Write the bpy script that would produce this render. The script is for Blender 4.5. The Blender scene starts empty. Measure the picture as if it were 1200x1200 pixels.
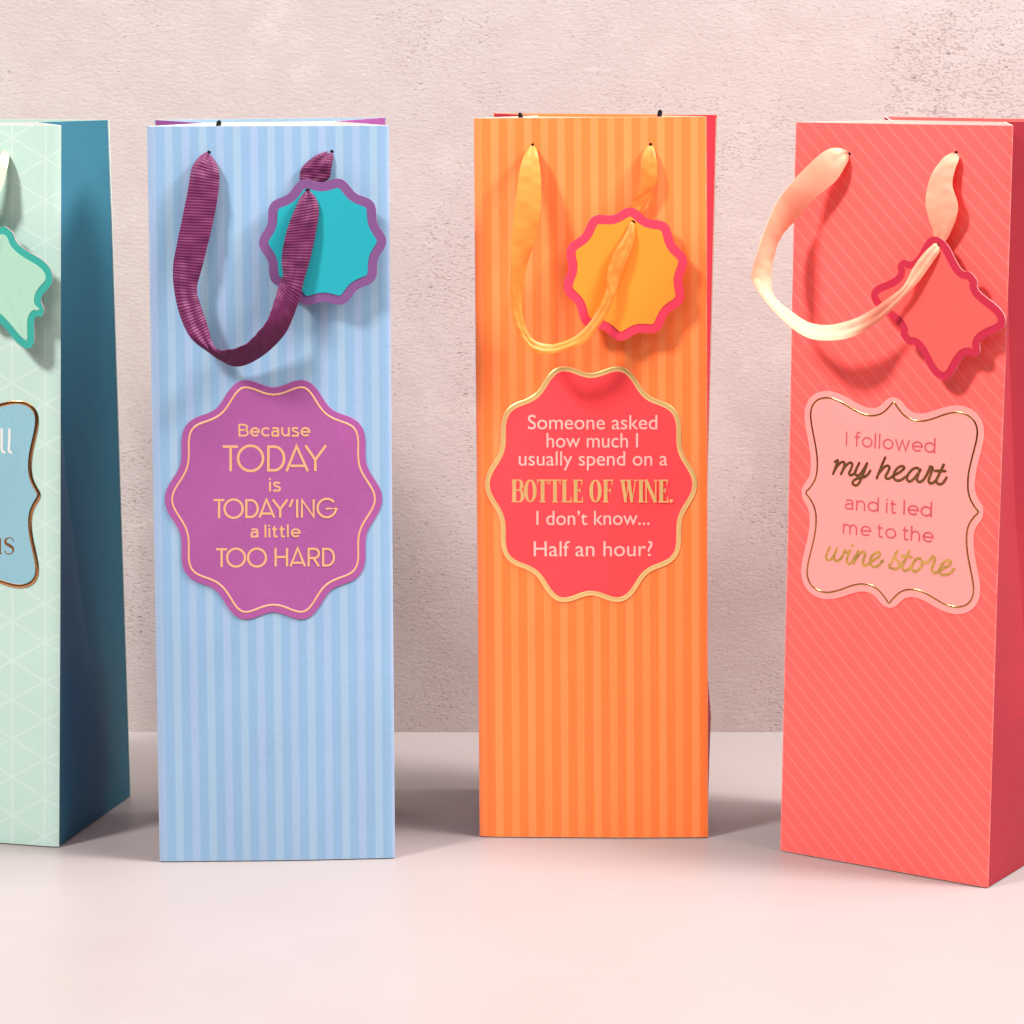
import bpy, bmesh, math, random
from mathutils import Vector, Matrix
random.seed(7)
S = bpy.context.scene
COL = S.collection

# ------------------------------------------------------------------ camera
PITCH, FPX, CAM_H = math.radians(9.84), 3200.0, 0.386
cam_d = bpy.data.cameras.new("camera")
cam = bpy.data.objects.new("camera", cam_d)
COL.objects.link(cam)
cam.location = (0, 0, CAM_H)
cam.rotation_euler = (math.pi / 2 - PITCH, 0, 0)
cam_d.sensor_width = 36.0
cam_d.lens = 36.0 * FPX / 1200.0
cam_d.clip_start, cam_d.clip_end = 0.02, 50
S.camera = cam

# ------------------------------------------------------------------ world: a dim studio
W = bpy.data.worlds.new("World")
S.world = W
W.use_nodes = True
bg = W.node_tree.nodes["Background"]
bg.inputs[0].default_value = (1.0, 0.93, 0.90, 1)
bg.inputs[1].default_value = 0.06

# ------------------------------------------------------------------ lamps
def area(name, loc, target, size, power, color):
    d = bpy.data.lights.new(name, 'AREA')
    d.shape, d.size, d.energy, d.color = 'DISK', size, power, color
    o = bpy.data.objects.new(name, d)
    COL.objects.link(o)
    o.location = loc
    v = Vector(target) - Vector(loc)
    o.rotation_euler = v.to_track_quat('-Z', 'Y').to_euler()
    return o
TGT = (0.02, 1.30, 0.17)
def lamp_at(az, el, dist):
    a, e = math.radians(az), math.radians(el)
    return (TGT[0] + dist * math.cos(e) * math.sin(a), TGT[1] - dist * math.cos(e) * math.cos(a), TGT[2] + dist * math.sin(e))
area("key_lamp", lamp_at(-52, 44, 2.4), TGT, 0.36, 77, (1.0, 0.96, 0.93))
area("side_lamp", lamp_at(74, 47, 2.2), TGT, 0.46, 80, (1.0, 0.95, 0.92))
area("fill_lamp", lamp_at(54, 38, 2.2), TGT, 0.46, 9, (1.0, 0.96, 0.93))
area("softbox_lamp", lamp_at(-20, 34, 3.2), TGT, 1.2, 14, (1.0, 0.97, 0.95))
area("overhead_lamp", (0.0, 1.20, 2.3), (0.0, 1.34, 0.0), 1.6, 40, (1.0, 0.97, 0.95))
area("high_side_lamp", lamp_at(80, 69, 2.2), TGT, 0.75, 72, (1.0, 0.95, 0.93))

S.view_settings.view_transform = 'Standard'
S.view_settings.look = 'None'
S.view_settings.exposure = 0.0
S.view_settings.gamma = 1.0
S.view_settings.use_curve_mapping = False
S.cycles.max_bounces = 10
S.cycles.diffuse_bounces = 6

# ------------------------------------------------------------------ pixel rays (1200 px picture)
CP, SP = math.cos(PITCH), math.sin(PITCH)
def ray(px, py):
    a, b = (px - 600) / FPX, -(py - 600) / FPX
    return Vector((a, CP + b * SP, -SP + b * CP))
CAMP = Vector((0, 0, CAM_H))
def floor_pt(px, py):
    r = ray(px, py)
    return CAMP + r * (-CAM_H / r.z)

# ------------------------------------------------------------------ materials
def nt(mat):
    return mat.node_tree.nodes, mat.node_tree.links
def alb(c):
    """tone as seen under this light -> albedo; vivid inks keep their strongest channel"""
    hi, lo = max(c), min(c)
    return tuple(0.93 if (x == hi and hi > 0.86 and lo < 0.40 * hi) else x / 1.42 for x in c)
def mat_new(name):
    m = bpy.data.materials.new(name)
    m.use_nodes = True
    return m
def fibre(m, scale=900, bump=0.12, var=0.10):
    """paper fibre: fine bump and slight tone mottling on top of the base colour socket"""
    N, L = nt(m)
    b = N["Principled BSDF"]
    tc = N.new("ShaderNodeTexCoord")
    n1 = N.new("ShaderNodeTexNoise"); n1.inputs["Scale"].default_value = scale; n1.inputs["Detail"].default_value = 4
    n2 = N.new("ShaderNodeTexNoise"); n2.inputs["Scale"].default_value = scale * 0.03; n2.inputs["Detail"].default_value = 3
    L.new(tc.outputs["Object"], n1.inputs["Vector"]); L.new(tc.outputs["Object"], n2.inputs["Vector"])
    bp = N.new("ShaderNodeBump"); bp.inputs["Strength"].default_value = bump; bp.inputs["Distance"].default_value = 0.0004
    L.new(n1.outputs["Fac"], bp.inputs["Height"]); L.new(bp.outputs["Normal"], b.inputs["Normal"])
    add = N.new("ShaderNodeMath"); add.operation = 'ADD'
    L.new(n1.outputs["Fac"], add.inputs[0]); L.new(n2.outputs["Fac"], add.inputs[1])
    mr = N.new("ShaderNodeMapRange")
    mr.inputs["From Min"].default_value = 0.6; mr.inputs["From Max"].default_value = 1.4
    mr.inputs["To Min"].default_value = 1 - var; mr.inputs["To Max"].default_value = 1 + var
    L.new(add.outputs[0], mr.inputs["Value"])
    mx = N.new("ShaderNodeMix"); mx.data_type = 'RGBA'; mx.blend_type = 'MULTIPLY'; mx.inputs[0].default_value = 1.0
    src = b.inputs["Base Color"]
    if src.is_linked:
        L.new(src.links[0].from_socket, mx.inputs[6])
    else:
        mx.inputs[6].default_value = src.default_value
    L.new(mr.outputs["Result"], mx.inputs[7])
    L.new(mx.outputs[2], b.inputs["Base Color"])
def paper(name, col, rough=0.62, bump=0.12, var=0.07, spec=0.35):
    m = mat_new(name)
    b = m.node_tree.nodes["Principled BSDF"]
    b.inputs["Base Color"].default_value = (*alb(col), 1)
    b.inputs["Roughness"].default_value = rough
    b.inputs["Specular IOR Level"].default_value = spec
    fibre(m, bump=bump, var=var)
    return m
def foil(name, col, rough=0.22, metallic=1.0, scale=500, bump=0.12):
    m = mat_new(name)
    N, L = nt(m)
    b = N["Principled BSDF"]
    b.inputs["Base Color"].default_value = (*col, 1)
    b.inputs["Metallic"].default_value = metallic
    b.inputs["Roughness"].default_value = rough
    tc = N.new("ShaderNodeTexCoord")
    n = N.new("ShaderNodeTexNoise"); n.inputs["Scale"].default_value = scale
    L.new(tc.outputs["Object"], n.inputs["Vector"])
    bp = N.new("ShaderNodeBump"); bp.inputs["Strength"].default_value = bump; bp.inputs["Distance"].default_value = 0.0003 if scale > 300 else 0.0012
    L.new(n.outputs["Fac"], bp.inputs["Height"]); L.new(bp.outputs["Normal"], b.inputs["Normal"])
    return m
def math_node(N, L, op, a, b=None):
    n = N.new("ShaderNodeMath"); n.operation = op
    for i, v in enumerate((a, b)):
        if v is None: continue
        if isinstance(v, (int, float)): n.inputs[i].default_value = v
        else: L.new(v, n.inputs[i])
    return n.outputs[0]
def smooth_band(N, L, tri, half, soft):
    """1 inside |tri|<half with soft edges; tri is a distance socket"""
    mr = N.new("ShaderNodeMapRange"); mr.interpolation_type = 'SMOOTHSTEP'
    mr.inputs["From Min"].default_value = half - soft; mr.inputs["From Max"].default_value = half + soft
    mr.inputs["To Min"].default_value = 1; mr.inputs["To Max"].default_value = 0
    L.new(tri, mr.inputs["Value"])
    return mr.outputs["Result"]
def base_uv(m):
    N, L = nt(m)
    uv = N.new("ShaderNodeUVMap"); uv.uv_map = "UVMap"
    sp = N.new("ShaderNodeSeparateXYZ"); L.new(uv.outputs[0], sp.inputs[0])
    return N, L, sp.outputs[0], sp.outputs[1]
def mixc(N, L, fac, a, b):
    mx = N.new("ShaderNodeMix"); mx.data_type = 'RGBA'
    L.new(fac, mx.inputs[0])
    for i, v in ((6, a), (7, b)):
        if isinstance(v, tuple): mx.inputs[i].default_value = (*v, 1)
        else: L.new(v, mx.inputs[i])
    return mx.outputs[2]
def worn(N, L, u, v, c):
    """paper fold edges rubbed slightly pale"""
    e = math_node(N, L, 'MINIMUM', math_node(N, L, 'MINIMUM', u, math_node(N, L, 'SUBTRACT', 1.0, u)),
                  math_node(N, L, 'MULTIPLY', math_node(N, L, 'MINIMUM', v, math_node(N, L, 'SUBTRACT', 1.0, v)), 7.0))
    tc = N.new("ShaderNodeTexCoord"); n = N.new("ShaderNodeTexNoise"); n.inputs["Scale"].default_value = 120; n.inputs["Detail"].default_value = 4
    L.new(tc.outputs["Object"], n.inputs["Vector"])
    lim = math_node(N, L, 'MULTIPLY', n.outputs["Fac"], 0.016)
    f = math_node(N, L, 'MULTIPLY', math_node(N, L, 'LESS_THAN', e, math_node(N, L, 'SUBTRACT', lim, 0.0040)), 0.22)
    return mixc(N, L, f, c, (0.50, 0.46, 0.44))
def striped(name, dark, light_a, light_b, periods, duty=0.23):
    dark, light_a, light_b = alb(dark), alb(light_a), alb(light_b)
    m = mat_new(name)
    N, L, u, v = base_uv(m)
    p = math_node(N, L, 'MULTIPLY', u, periods)
    fr = math_node(N, L, 'FRACT', p)
    d = math_node(N, L, 'ABSOLUTE', math_node(N, L, 'SUBTRACT', fr, 0.25))
    f = smooth_band(N, L, d, duty, 0.06)
    alt = math_node(N, L, 'FRACT', math_node(N, L, 'MULTIPLY', p, 0.5))
    alt = math_node(N, L, 'GREATER_THAN', alt, 0.5)
    lc = mixc(N, L, alt, light_a, light_b)
    c = worn(N, L, u, v, mixc(N, L, f, dark, lc))
    b = N["Principled BSDF"]
    L.new(c, b.inputs["Base Color"])
    b.inputs["Roughness"].default_value = 0.6; b.inputs["Specular IOR Level"].default_value = 0.35
    fibre(m, var=0.06)
    return m
def diagonal(name, base, line, kx, ky, w, h):
    base, line = alb(base), alb(line)
    m = mat_new(name)
    N, L, u, v = base_uv(m)
    p = math_node(N, L, 'ADD', math_node(N, L, 'MULTIPLY', u, w / kx), math_node(N, L, 'MULTIPLY', v, h / ky))
    d = math_node(N, L, 'ABSOLUTE', math_node(N, L, 'SUBTRACT', math_node(N, L, 'FRACT', p), 0.5))
    f = smooth_band(N, L, d, 0.075, 0.06)
    c = worn(N, L, u, v, mixc(N, L, f, base, line))
    b = N["Principled BSDF"]
    L.new(c, b.inputs["Base Color"])
    b.inputs["Roughness"].default_value = 0.6; b.inputs["Specular IOR Level"].default_value = 0.35
    fibre(m, var=0.07)
    return m
def triangles(name, base, line, w, h, s, x0, y0):
    """isometric triangle grid: vertical lines plus two slanted families; side s metres"""
    base, line = alb(base), alb(line)
    m = mat_new(name)
    N, L, u, v = base_uv(m)
    x = math_node(N, L, 'SUBTRACT', math_node(N, L, 'MULTIPLY', u, w), x0)
    y = math_node(N, L, 'SUBTRACT', math_node(N, L, 'MULTIPLY', v, h), y0)
    k = math.sqrt(3) / 2
    fs = []
    fam = [(1, 0), (0.5, k), (-0.5, k)]
    for cx, cy in fam:
        q = math_node(N, L, 'ADD', math_node(N, L, 'MULTIPLY', x, cx / (s * k)), math_node(N, L, 'MULTIPLY', y, cy / (s * k)))
        d = math_node(N, L, 'ABSOLUTE', math_node(N, L, 'SUBTRACT', math_node(N, L, 'FRACT', math_node(N, L, 'ADD', q, 0.5)), 0.5))
        fs.append(smooth_band(N, L, d, 0.026, 0.016))
    f = math_node(N, L, 'MAXIMUM', fs[0], math_node(N, L, 'MAXIMUM', fs[1], fs[2]))
    c = worn(N, L, u, v, mixc(N, L, f, base, line))
    b = N["Principled BSDF"]
    L.new(c, b.inputs["Base Color"])
    b.inputs["Roughness"].default_value = 0.6; b.inputs["Specular IOR Level"].default_value = 0.35
    fibre(m, var=0.05)
    return m
def ribbon_mat(name, col, sheen=0.4, ribs=2600, trans=0.0, bump=0.5, lo=0.72, hi=1.12, rough=0.42):
    col = alb(col)
    m = mat_new(name)
    N, L, u, v = base_uv(m)
    b = N["Principled BSDF"]
    b.inputs["Roughness"].default_value = rough
    b.inputs["Specular IOR Level"].default_value = sheen
    # v runs along the ribbon in metres: one rib about every 0.7 mm
    s = math_node(N, L, 'SINE', math_node(N, L, 'MULTIPLY', v, ribs * math.pi))
    bp = N.new("ShaderNodeBump"); bp.inputs["Strength"].default_value = bump; bp.inputs["Distance"].default_value = 0.00025
    L.new(s, bp.inputs["Height"]); L.new(bp.outputs["Normal"], b.inputs["Normal"])
    f = math_node(N, L, 'MULTIPLY_ADD', s, 0.5); N[-1].inputs[2].default_value = 0.5
    c = mixc(N, L, f, tuple(x * lo for x in col), tuple(min(1, x * hi) for x in col))
    L.new(c, b.inputs["Base Color"])
    if trans:
        t = N.new("ShaderNodeBsdfTranslucent"); L.new(c, t.inputs[0])
        mx = N.new("ShaderNodeMixShader"); mx.inputs[0].default_value = trans
        L.new(b.outputs[0], mx.inputs[1]); L.new(t.outputs[0], mx.inputs[2])
        L.new(mx.outputs[0], N["Material Output"].inputs[0])
    return m

M = {}
M['white'] = paper('white_paper', (0.86, 0.84, 0.80))
M['cream'] = paper('cream_paper', (0.90, 0.80, 0.62))
M['card_core'] = paper('card_core', (0.56, 0.27, 0.29))
M['black'] = paper('black_plastic', (0.012, 0.011, 0.012), rough=0.35)
M['gold'] = foil('gold_foil', (0.86, 0.52, 0.15), 0.22, 0.9, 110, 0.35)
M['gold_reflecting_dark'] = foil('gold_foil_dark_reflection', (0.56, 0.27, 0.105), 0.19)  # gold foil; the dark room it reflects is put into its base colour
M['soft_gold'] = foil('soft_gold_foil', (1.0, 0.64, 0.25), 0.29, 0.58, 110, 0.35)
M['peach_foil'] = foil('peach_foil', (0.70, 0.37, 0.185), 0.45, 0.25)

# ------------------------------------------------------------------ object helpers
def link(o, parent=None):
    COL.objects.link(o)
    if parent: o.parent = parent
    return o
def thing(name, label, cat, loc, rotz=0, group=None):
    o = bpy.data.objects.new(name, None)
    o.empty_display_size = 0.02
    link(o)
    o.location = loc; o.rotation_euler = (0, 0, rotz)
    o['label'] = label; o['category'] = cat
    if group: o['group'] = group
    return o
def mesh_obj(name, verts, faces, mats, parent=None, midx=None, uvs=None, smooth=False):
    me = bpy.data.meshes.new(name)
    me.from_pydata([tuple(v) for v in verts], [], faces)
    for m in (mats if isinstance(mats, list) else [mats]): me.materials.append(m)
    if midx: me.polygons.foreach_set('material_index', midx)
    if smooth: me.polygons.foreach_set('use_smooth', [True] * len(me.polygons))
    if uvs:
        ul = me.uv_layers.new(name="UVMap")
        for lp in me.loops: ul.data[lp.index].uv = uvs[lp.vertex_index]
    me.update()
    return link(bpy.data.objects.new(name, me), parent)
def slab(name, outer, inner, nu, nv, mats, parent, smooth=False, hem=False):
    """closed sheet with thickness: outer(u,v), inner(u,v) -> points; slot 0 outside, slot 1 inside and rim"""
    V, F, I, U = [], [], [], []
    for fn in (outer, inner):
        for j in range(nv + 1):
            for i in range(nu + 1):
                V.append(fn(i / nu, j / nv)); U.append((i / nu, j / nv))
    o2 = (nu + 1) * (nv + 1)
    q = lambda i, j: j * (nu + 1) + i
    for j in range(nv):
        for i in range(nu):
            F.append((q(i, j), q(i + 1, j), q(i + 1, j + 1), q(i, j + 1))); I.append(0)
            F.append((o2 + q(i, j), o2 + q(i, j + 1), o2 + q(i + 1, j + 1), o2 + q(i + 1, j))); I.append(0 if hem and j == nv - 1 else 1)
    for i in range(nu):
        F.append((q(i, nv), q(i + 1, nv), o2 + q(i + 1, nv), o2 + q(i, nv))); I.append(1)
        F.append((q(i, 0), o2 + q(i, 0), o2 + q(i + 1, 0), q(i + 1, 0))); I.append(0)
    for j in range(nv):
        F.append((q(0, j), q(0, j + 1), o2 + q(0, j + 1), o2 + q(0, j))); I.append(0)
        F.append((q(nu, j), o2 + q(nu, j), o2 + q(nu, j + 1), q(nu, j + 1))); I.append(0)
    o = mesh_obj(name, V, F, mats, parent, I, U, smooth)
    if smooth: o.data.set_sharp_from_angle(angle=0.7)
    return o

# ------------------------------------------------------------------ setting
def build_setting():
    # floor: white board, front edge about 0.9 m before the bags
    m = mat_new('white_board')
    N, L = nt(m); b = N["Principled BSDF"]
    b.inputs["Base Color"].default_value = (0.224, 0.202, 0.200, 1)
    b.inputs["Roughness"].default_value = 0.38
    b.inputs["Specular IOR Level"].default_value = 0.4
    tc = N.new("ShaderNodeTexCoord")
    n = N.new("ShaderNodeTexNoise"); n.inputs["Scale"].default_value = 14; n.inputs["Detail"].default_value = 5
    L.new(tc.outputs["Object"], n.inputs["Vector"])
    mr = N.new("ShaderNodeMapRange"); mr.inputs["To Min"].default_value = 0.33; mr.inputs["To Max"].default_value = 0.48
    L.new(n.outputs["Fac"], mr.inputs["Value"]); L.new(mr.outputs[0], b.inputs["Roughness"])
    sm = N.new("ShaderNodeTexNoise"); sm.inputs["Scale"].default_value = 9; sm.inputs["Detail"].default_value = 6; sm.inputs["Roughness"].default_value = 0.65
    L.new(tc.outputs["Object"], sm.inputs["Vector"])
    sr = N.new("ShaderNodeMapRange"); sr.inputs["From Min"].default_value = 0.35; sr.inputs["From Max"].default_value = 0.65; sr.inputs["To Max"].default_value = 0.8
    L.new(sm.outputs["Fac"], sr.inputs["Value"])
    fc = mixc(N, L, sr.outputs[0], (0.230, 0.203, 0.201), (0.221, 0.191, 0.188))
    du = N.new("ShaderNodeTexNoise"); du.inputs["Scale"].default_value = 190; du.inputs["Detail"].default_value = 2
    L.new(tc.outputs["Object"], du.inputs["Vector"])
    dr = N.new("ShaderNodeMapRange"); dr.inputs["From Min"].default_value = 0.755; dr.inputs["From Max"].default_value = 0.80; dr.inputs["To Max"].default_value = 0.35
    L.new(du.outputs["Fac"], dr.inputs["Value"])
    L.new(mixc(N, L, dr.outputs[0], fc, (0.12, 0.10, 0.095)), b.inputs["Base Color"])
    n3 = N.new("ShaderNodeTexNoise"); n3.inputs["Scale"].default_value = 700
    L.new(tc.outputs["Object"], n3.inputs["Vector"])
    bp = N.new("ShaderNodeBump"); bp.inputs["Strength"].default_value = 0.05; bp.inputs["Distance"].default_value = 0.0004
    L.new(n3.outputs["Fac"], bp.inputs["Height"]); L.new(bp.outputs[0], b.inputs["Normal"])
    x, y0, y1, t = 1.1, 0.34, WALL_Y + 0.02, 0.02
    V = [(-x, y0, -t), (x, y0, -t), (x, y1, -t), (-x, y1, -t), (-x, y0, 0), (x, y0, 0), (x, y1, 0), (-x, y1, 0)]
    F = [(0, 3, 2, 1), (4, 5, 6, 7), (0, 1, 5, 4), (1, 2, 6, 5), (2, 3, 7, 6), (3, 0, 4, 7)]
    o = mesh_obj('floor', V, F, m); o['kind'] = 'structure'
    o['label'] = 'smooth white board the gift bags stand on'
    # wall: pink plaster board with pits and speckles
    m = mat_new('pink_plaster')
    N, L = nt(m); b = N["Principled BSDF"]
    b.inputs["Roughness"].default_value = 0.85; b.inputs["Specular IOR Level"].default_value = 0.2
    tc = N.new("ShaderNodeTexCoord")
    def noise(scale, detail=3, rough=0.5, stretch=None, off=0):
        mp = N.new("ShaderNodeMapping")
        mp.inputs["Location"].default_value = (off, 0, off * 0.7)
        if stretch: mp.inputs["Scale"].default_value = stretch
        L.new(tc.outputs["Object"], mp.inputs["Vector"])
        n = N.new("ShaderNodeTexNoise")
        n.inputs["Scale"].default_value = scale; n.inputs["Detail"].default_value = detail; n.inputs["Roughness"].default_value = rough
        L.new(mp.outputs[0], n.inputs["Vector"])
        return n.outputs["Fac"]
    def ramp(sock, a, c, ta=0, tb=1):
        mr = N.new("ShaderNodeMapRange"); mr.interpolation_type = 'SMOOTHSTEP'
        mr.inputs["From Min"].default_value = a; mr.inputs["From Max"].default_value = c
        mr.inputs["To Min"].default_value = ta; mr.inputs["To Max"].default_value = tb
        L.new(sock, mr.inputs["Value"]); return mr.outputs[0]
    base = mixc(N, L, ramp(noise(7, 4), 0.3, 0.7), (0.419, 0.360, 0.352), (0.407, 0.365, 0.356))
    base = mixc(N, L, ramp(noise(13, 6, 0.68, (0.8, 1, 1.1), 21), 0.46, 0.66, 0, 0.55), base, (0.373, 0.313, 0.305))
    base = mixc(N, L, ramp(noise(16, 6, 0.66, (0.8, 1, 1.2), 33), 0.52, 0.70, 0, 0.6), base, (0.486, 0.432, 0.418))
    base = mixc(N, L, ramp(noise(60, 5, 0.6), 0.35, 0.75), base, (0.392, 0.334, 0.326))
    base = mixc(N, L, ramp(noise(650, 3, 0.6, (0.7, 1, 1.4)), 0.44, 0.70, 0, 0.45), base, (0.39, 0.32, 0.31))
    # density of the speckles varies in large patches, more of it towards the right
    sx = N.new("ShaderNodeSeparateXYZ"); L.new(tc.outputs["Object"], sx.inputs[0])
    right = ramp(sx.outputs[0], -0.10, 0.16, 0.0, 0.06)
    patch = math_node(N, L, 'ADD', ramp(noise(9, 4, 0.62, (1, 1, 0.6), 12.3), 0.45, 0.66, -0.015, 0.12), right)
    speck = math_node(N, L, 'ADD', noise(720, 2, 0.5, (0.8, 1, 1.3), 1), patch)
    f1 = ramp(speck, 0.665, 0.795, 0, 0.50)
    base = mixc(N, L, f1, base, (0.25, 0.185, 0.175))
    speck2 = math_node(N, L, 'ADD', noise(260, 3, 0.6, (0.8, 1, 1.4), 5), math_node(N, L, 'MULTIPLY', patch, 0.6))
    f2 = ramp(speck2, 0.725, 0.80, 0, 0.6)
    base = mixc(N, L, f2, base, (0.10, 0.078, 0.08))
    f3 = ramp(noise(90, 4, 0.7, (0.5, 1, 2.0), 9), 0.60, 0.78, 0, 0.5)
    base = mixc(N, L, f3, base, (0.504, 0.458, 0.445))
    L.new(base, b.inputs["Base Color"])
    h = math_node(N, L, 'SUBTRACT', math_node(N, L, 'MULTIPLY', noise(420, 5, 0.65, (0.7, 1, 1.4)), 1.4), math_node(N, L, 'ADD', f1, f2))
    bp = N.new("ShaderNodeBump"); bp.inputs["Strength"].default_value = 0.26; bp.inputs["Distance"].default_value = 0.0006
    L.new(h, bp.inputs["Height"]); L.new(bp.outputs[0], b.inputs["Normal"])
    x, z, t = 1.1, 0.95, 0.015
    y0, y1 = WALL_Y, WALL_Y + t
    V = [(-x, y0, -0.004), (x, y0, -0.004), (x, y1, -0.004), (-x, y1, -0.004), (-x, y0, z), (x, y0, z), (x, y1, z), (-x, y1, z)]
    o = mesh_obj('wall', V, F, m); o['kind'] = 'structure'
    o['label'] = 'speckled pale pink plaster wall behind the bags'
WALL_Y = floor_pt(600, 858).y
build_setting()

# ------------------------------------------------------------------ bag frame
H_LEAN, D_BASE, D_TOP = 0.008, 0.088, 0.070
class Bag:
    """local frame: X along the front bottom edge, Y backwards, Z up; origin = middle of the front bottom edge"""
    def __init__(s, bl, br, tl, tr, btl=None, btr=None, bow=0.0008, seed=0, depth=D_BASE, bulge=0.0012):
        s.depth = depth; s.bulge = bulge
        A, B = bl, br
        s.o = (A + B) / 2
        ex = (B - A).normalized()
        s.rot = math.atan2(ex.y, ex.x)
        s.Mw = Matrix.Translation(s.o + Vector((0, 0, 0.0005))) @ Matrix.Rotation(s.rot, 4, 'Z')
        s.Mi = s.Mw.inverted()
        s.w = (B - A).length
        s.bow = bow; s.seed = seed
        s.bl, s.br = Vector((-s.w / 2, 0)), Vector((s.w / 2, 0))
        s.tl, s.tr = (s.pix(*tl) if tl else None), (s.pix(*tr) if tr else None)
        if s.tl is None: s.tl = Vector((s.tr.x - s.w - 0.002, s.tr.y))
        s.h = (s.tl.y + s.tr.y) / 2
        yb = H_LEAN + D_TOP
        def back(p, dflt):
            if p is None: return Vector((dflt.x, yb, s.z_of(dflt.y)))
            return s.hit_y(p, yb)
        s.btl, s.btr = back(btl, s.tl), back(btr, s.tr)
    def lean(s, z): return H_LEAN * z / 0.35
    def z_of(s, y): return y           # heights are measured vertically
    def hit_y(s, p, yl):
        o, d = s.Mi @ CAMP, s.Mi.to_3x3() @ ray(*p)
        t = (yl - o.y) / d.y
        return o + d * t
    def pix(s, px, py, off=0.0):
        """pixel -> (x, z) on the leaning front plane raised by off"""
        o, d = s.Mi @ CAMP, s.Mi.to_3x3() @ ray(px, py)
        k = H_LEAN / 0.35
        # y = k z - off
        t = (k * o.z - off - o.y) / (d.y - k * d.z)
        q = o + d * t
        return Vector((q.x, q.z))
    def wave(s, x, z):
        b = s.bow
        u, v = x / 0.112, z / 0.35
        return b * (math.sin(math.pi * (u + .5)) * math.sin(math.pi * (0.15 + 0.7 * v)) + 0.45 * math.sin(5.1 * v + 3 * u + s.seed) * (1 - v)) + 0.00022 * math.sin(9.5 * v + 4 * u + 2 * s.seed) * math.sin(6.5 * u + 1.5 + s.seed)
    def at(s, x, z, off=0.0):
        return Vector((x, s.lean(z) - s.wave(x, z) - off, z))
    def quad(s, u, v):
        a = s.bl.lerp(s.br, u); b = s.tl.lerp(s.tr, u)
        return a.lerp(b, v)
    def build(s, name, label, cat, mats, group):
        root = thing(name, label, cat, s.o + Vector((0, 0, 0.0005)), s.rot, group)
        s.root = root
        T = 0.0007
        def fo(u, v):
            p = s.quad(u, v)
            e = max(0.0, (abs(2 * u - 1) - 0.97) / 0.03)
            return s.at(p.x, p.y, -0.0007 * e * e)
        def fi(u, v):
            p = s.quad(u, v)
            return s.at(p.x * 0.996, p.y, -T - 0.0002)
        us = 48
        slab('front_panel', fo, fi, us, 60, [mats['front'], mats['rim']], root, smooth=True)
        bbl, bbr = Vector((-s.w / 2, s.depth, 0)), Vector((s.w / 2, s.depth, 0))
        def bo(u, v):
            v = v / 0.95 * 0.9955 if v <= 0.9501 else 0.9955 + (v - 0.95) / 0.05 * 0.0045
            return bbr.lerp(bbl, u).lerp(s.btr.lerp(s.btl, u), v) + Vector((0, 0.0006 * math.sin(math.pi * u), 0))
        def bi(u, v): return bo(u, v) - Vector((0, T, 0))
        slab('back_panel', bo, bi, 16, 20, [mats['back'], mats['rim']], root, hem=True)
        for sg in (1, -1):
            zc = 0.05
            bg_ = (s.bulge if sg > 0 else 0.0004)
            def prof(z):
                K = [(zc, -bg_), (0.075, -bg_ * 0.3), (0.10, 0.004), (0.16, 0.0115), (0.25, 0.019), (0.36, 0.026)]
                for (a, fa), (b, fb) in zip(K, K[1:]):
                    if z <= b:
                        t = (z - a) / (b - a); return fa + (fb - fa) * t
                return K[-1][1]
            def side(t, v, inset):
                f = s.quad(1.0 if sg > 0 else 0.0, v)
                F = s.at(f.x, f.y, -0.0008)
                Bk = (bbr.lerp(s.btr, v) if sg > 0 else bbl.lerp(s.btl, v)) - Vector((0, 0.0003, 0))
                z = f.y
                m = 1 - abs(2 * t - 1)
                if z < zc: out = bg_ * min(z / zc, m)
                else: out = -prof(z) * m
                p = F.lerp(Bk, t)
                p.x += sg * (out - 0.0003 - inset)
                return p
            if sg > 0:
                so = lambda t, v: side(t, v, 0); si = lambda t, v: side(t, v, 0.0005)
            else:
                so = lambda t, v: side(1 - t, v, 0); si = lambda t, v: side(1 - t, v, 0.0005)
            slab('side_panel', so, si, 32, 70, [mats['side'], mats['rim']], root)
        return root

# ------------------------------------------------------------------ flat art on a panel
def map2(bag, pts, off): return [bag.at(p[0], p[1], off) for p in pts]
def stroke_geo(pts, widths, closed=False, round_caps=False):
    """2-D polyline -> quad strip with mitred joins (widths per point)"""
    n = len(pts); V = []; F = []
    for i in range(n):
        p = pts[i]
        a = pts[i - 1] if (i > 0 or closed) else None
        b = pts[(i + 1) % n] if (i < n - 1 or closed) else None
        d1 = (p - a).normalized() if a is not None else None
        d2 = (b - p).normalized() if b is not None else None
        if d1 is None: d1 = d2
        if d2 is None: d2 = d1
        t = d1 + d2
        t = t.normalized() if t.length > 1e-6 else d1
        nn = Vector((-t.y, t.x))
        c = max(0.45, nn.dot(Vector((-d2.y, d2.x))))
        hw = widths[i] / 2 / c
        V += [p + nn * hw, p - nn * hw]
    m = n if closed else n - 1
    for i in range(m):
        j = (i + 1) % n
        F.append((2 * i, 2 * i + 1, 2 * j + 1, 2 * j))
    if round_caps and not closed:
        for idx, nb in ((0, 1), (n - 1, n - 2)):
            d = (pts[idx] - pts[nb]).normalized(); nn = Vector((-d.y, d.x)); r = widths[idx] / 2
            k = len(V); 
            for q in range(7):
                a = math.pi * q / 6
                V.append(pts[idx] + nn * (r * math.cos(a)) + d * (r * math.sin(a)))
            F.append(tuple(range(k + 6, k - 1, -1)))
    return V, F
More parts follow.
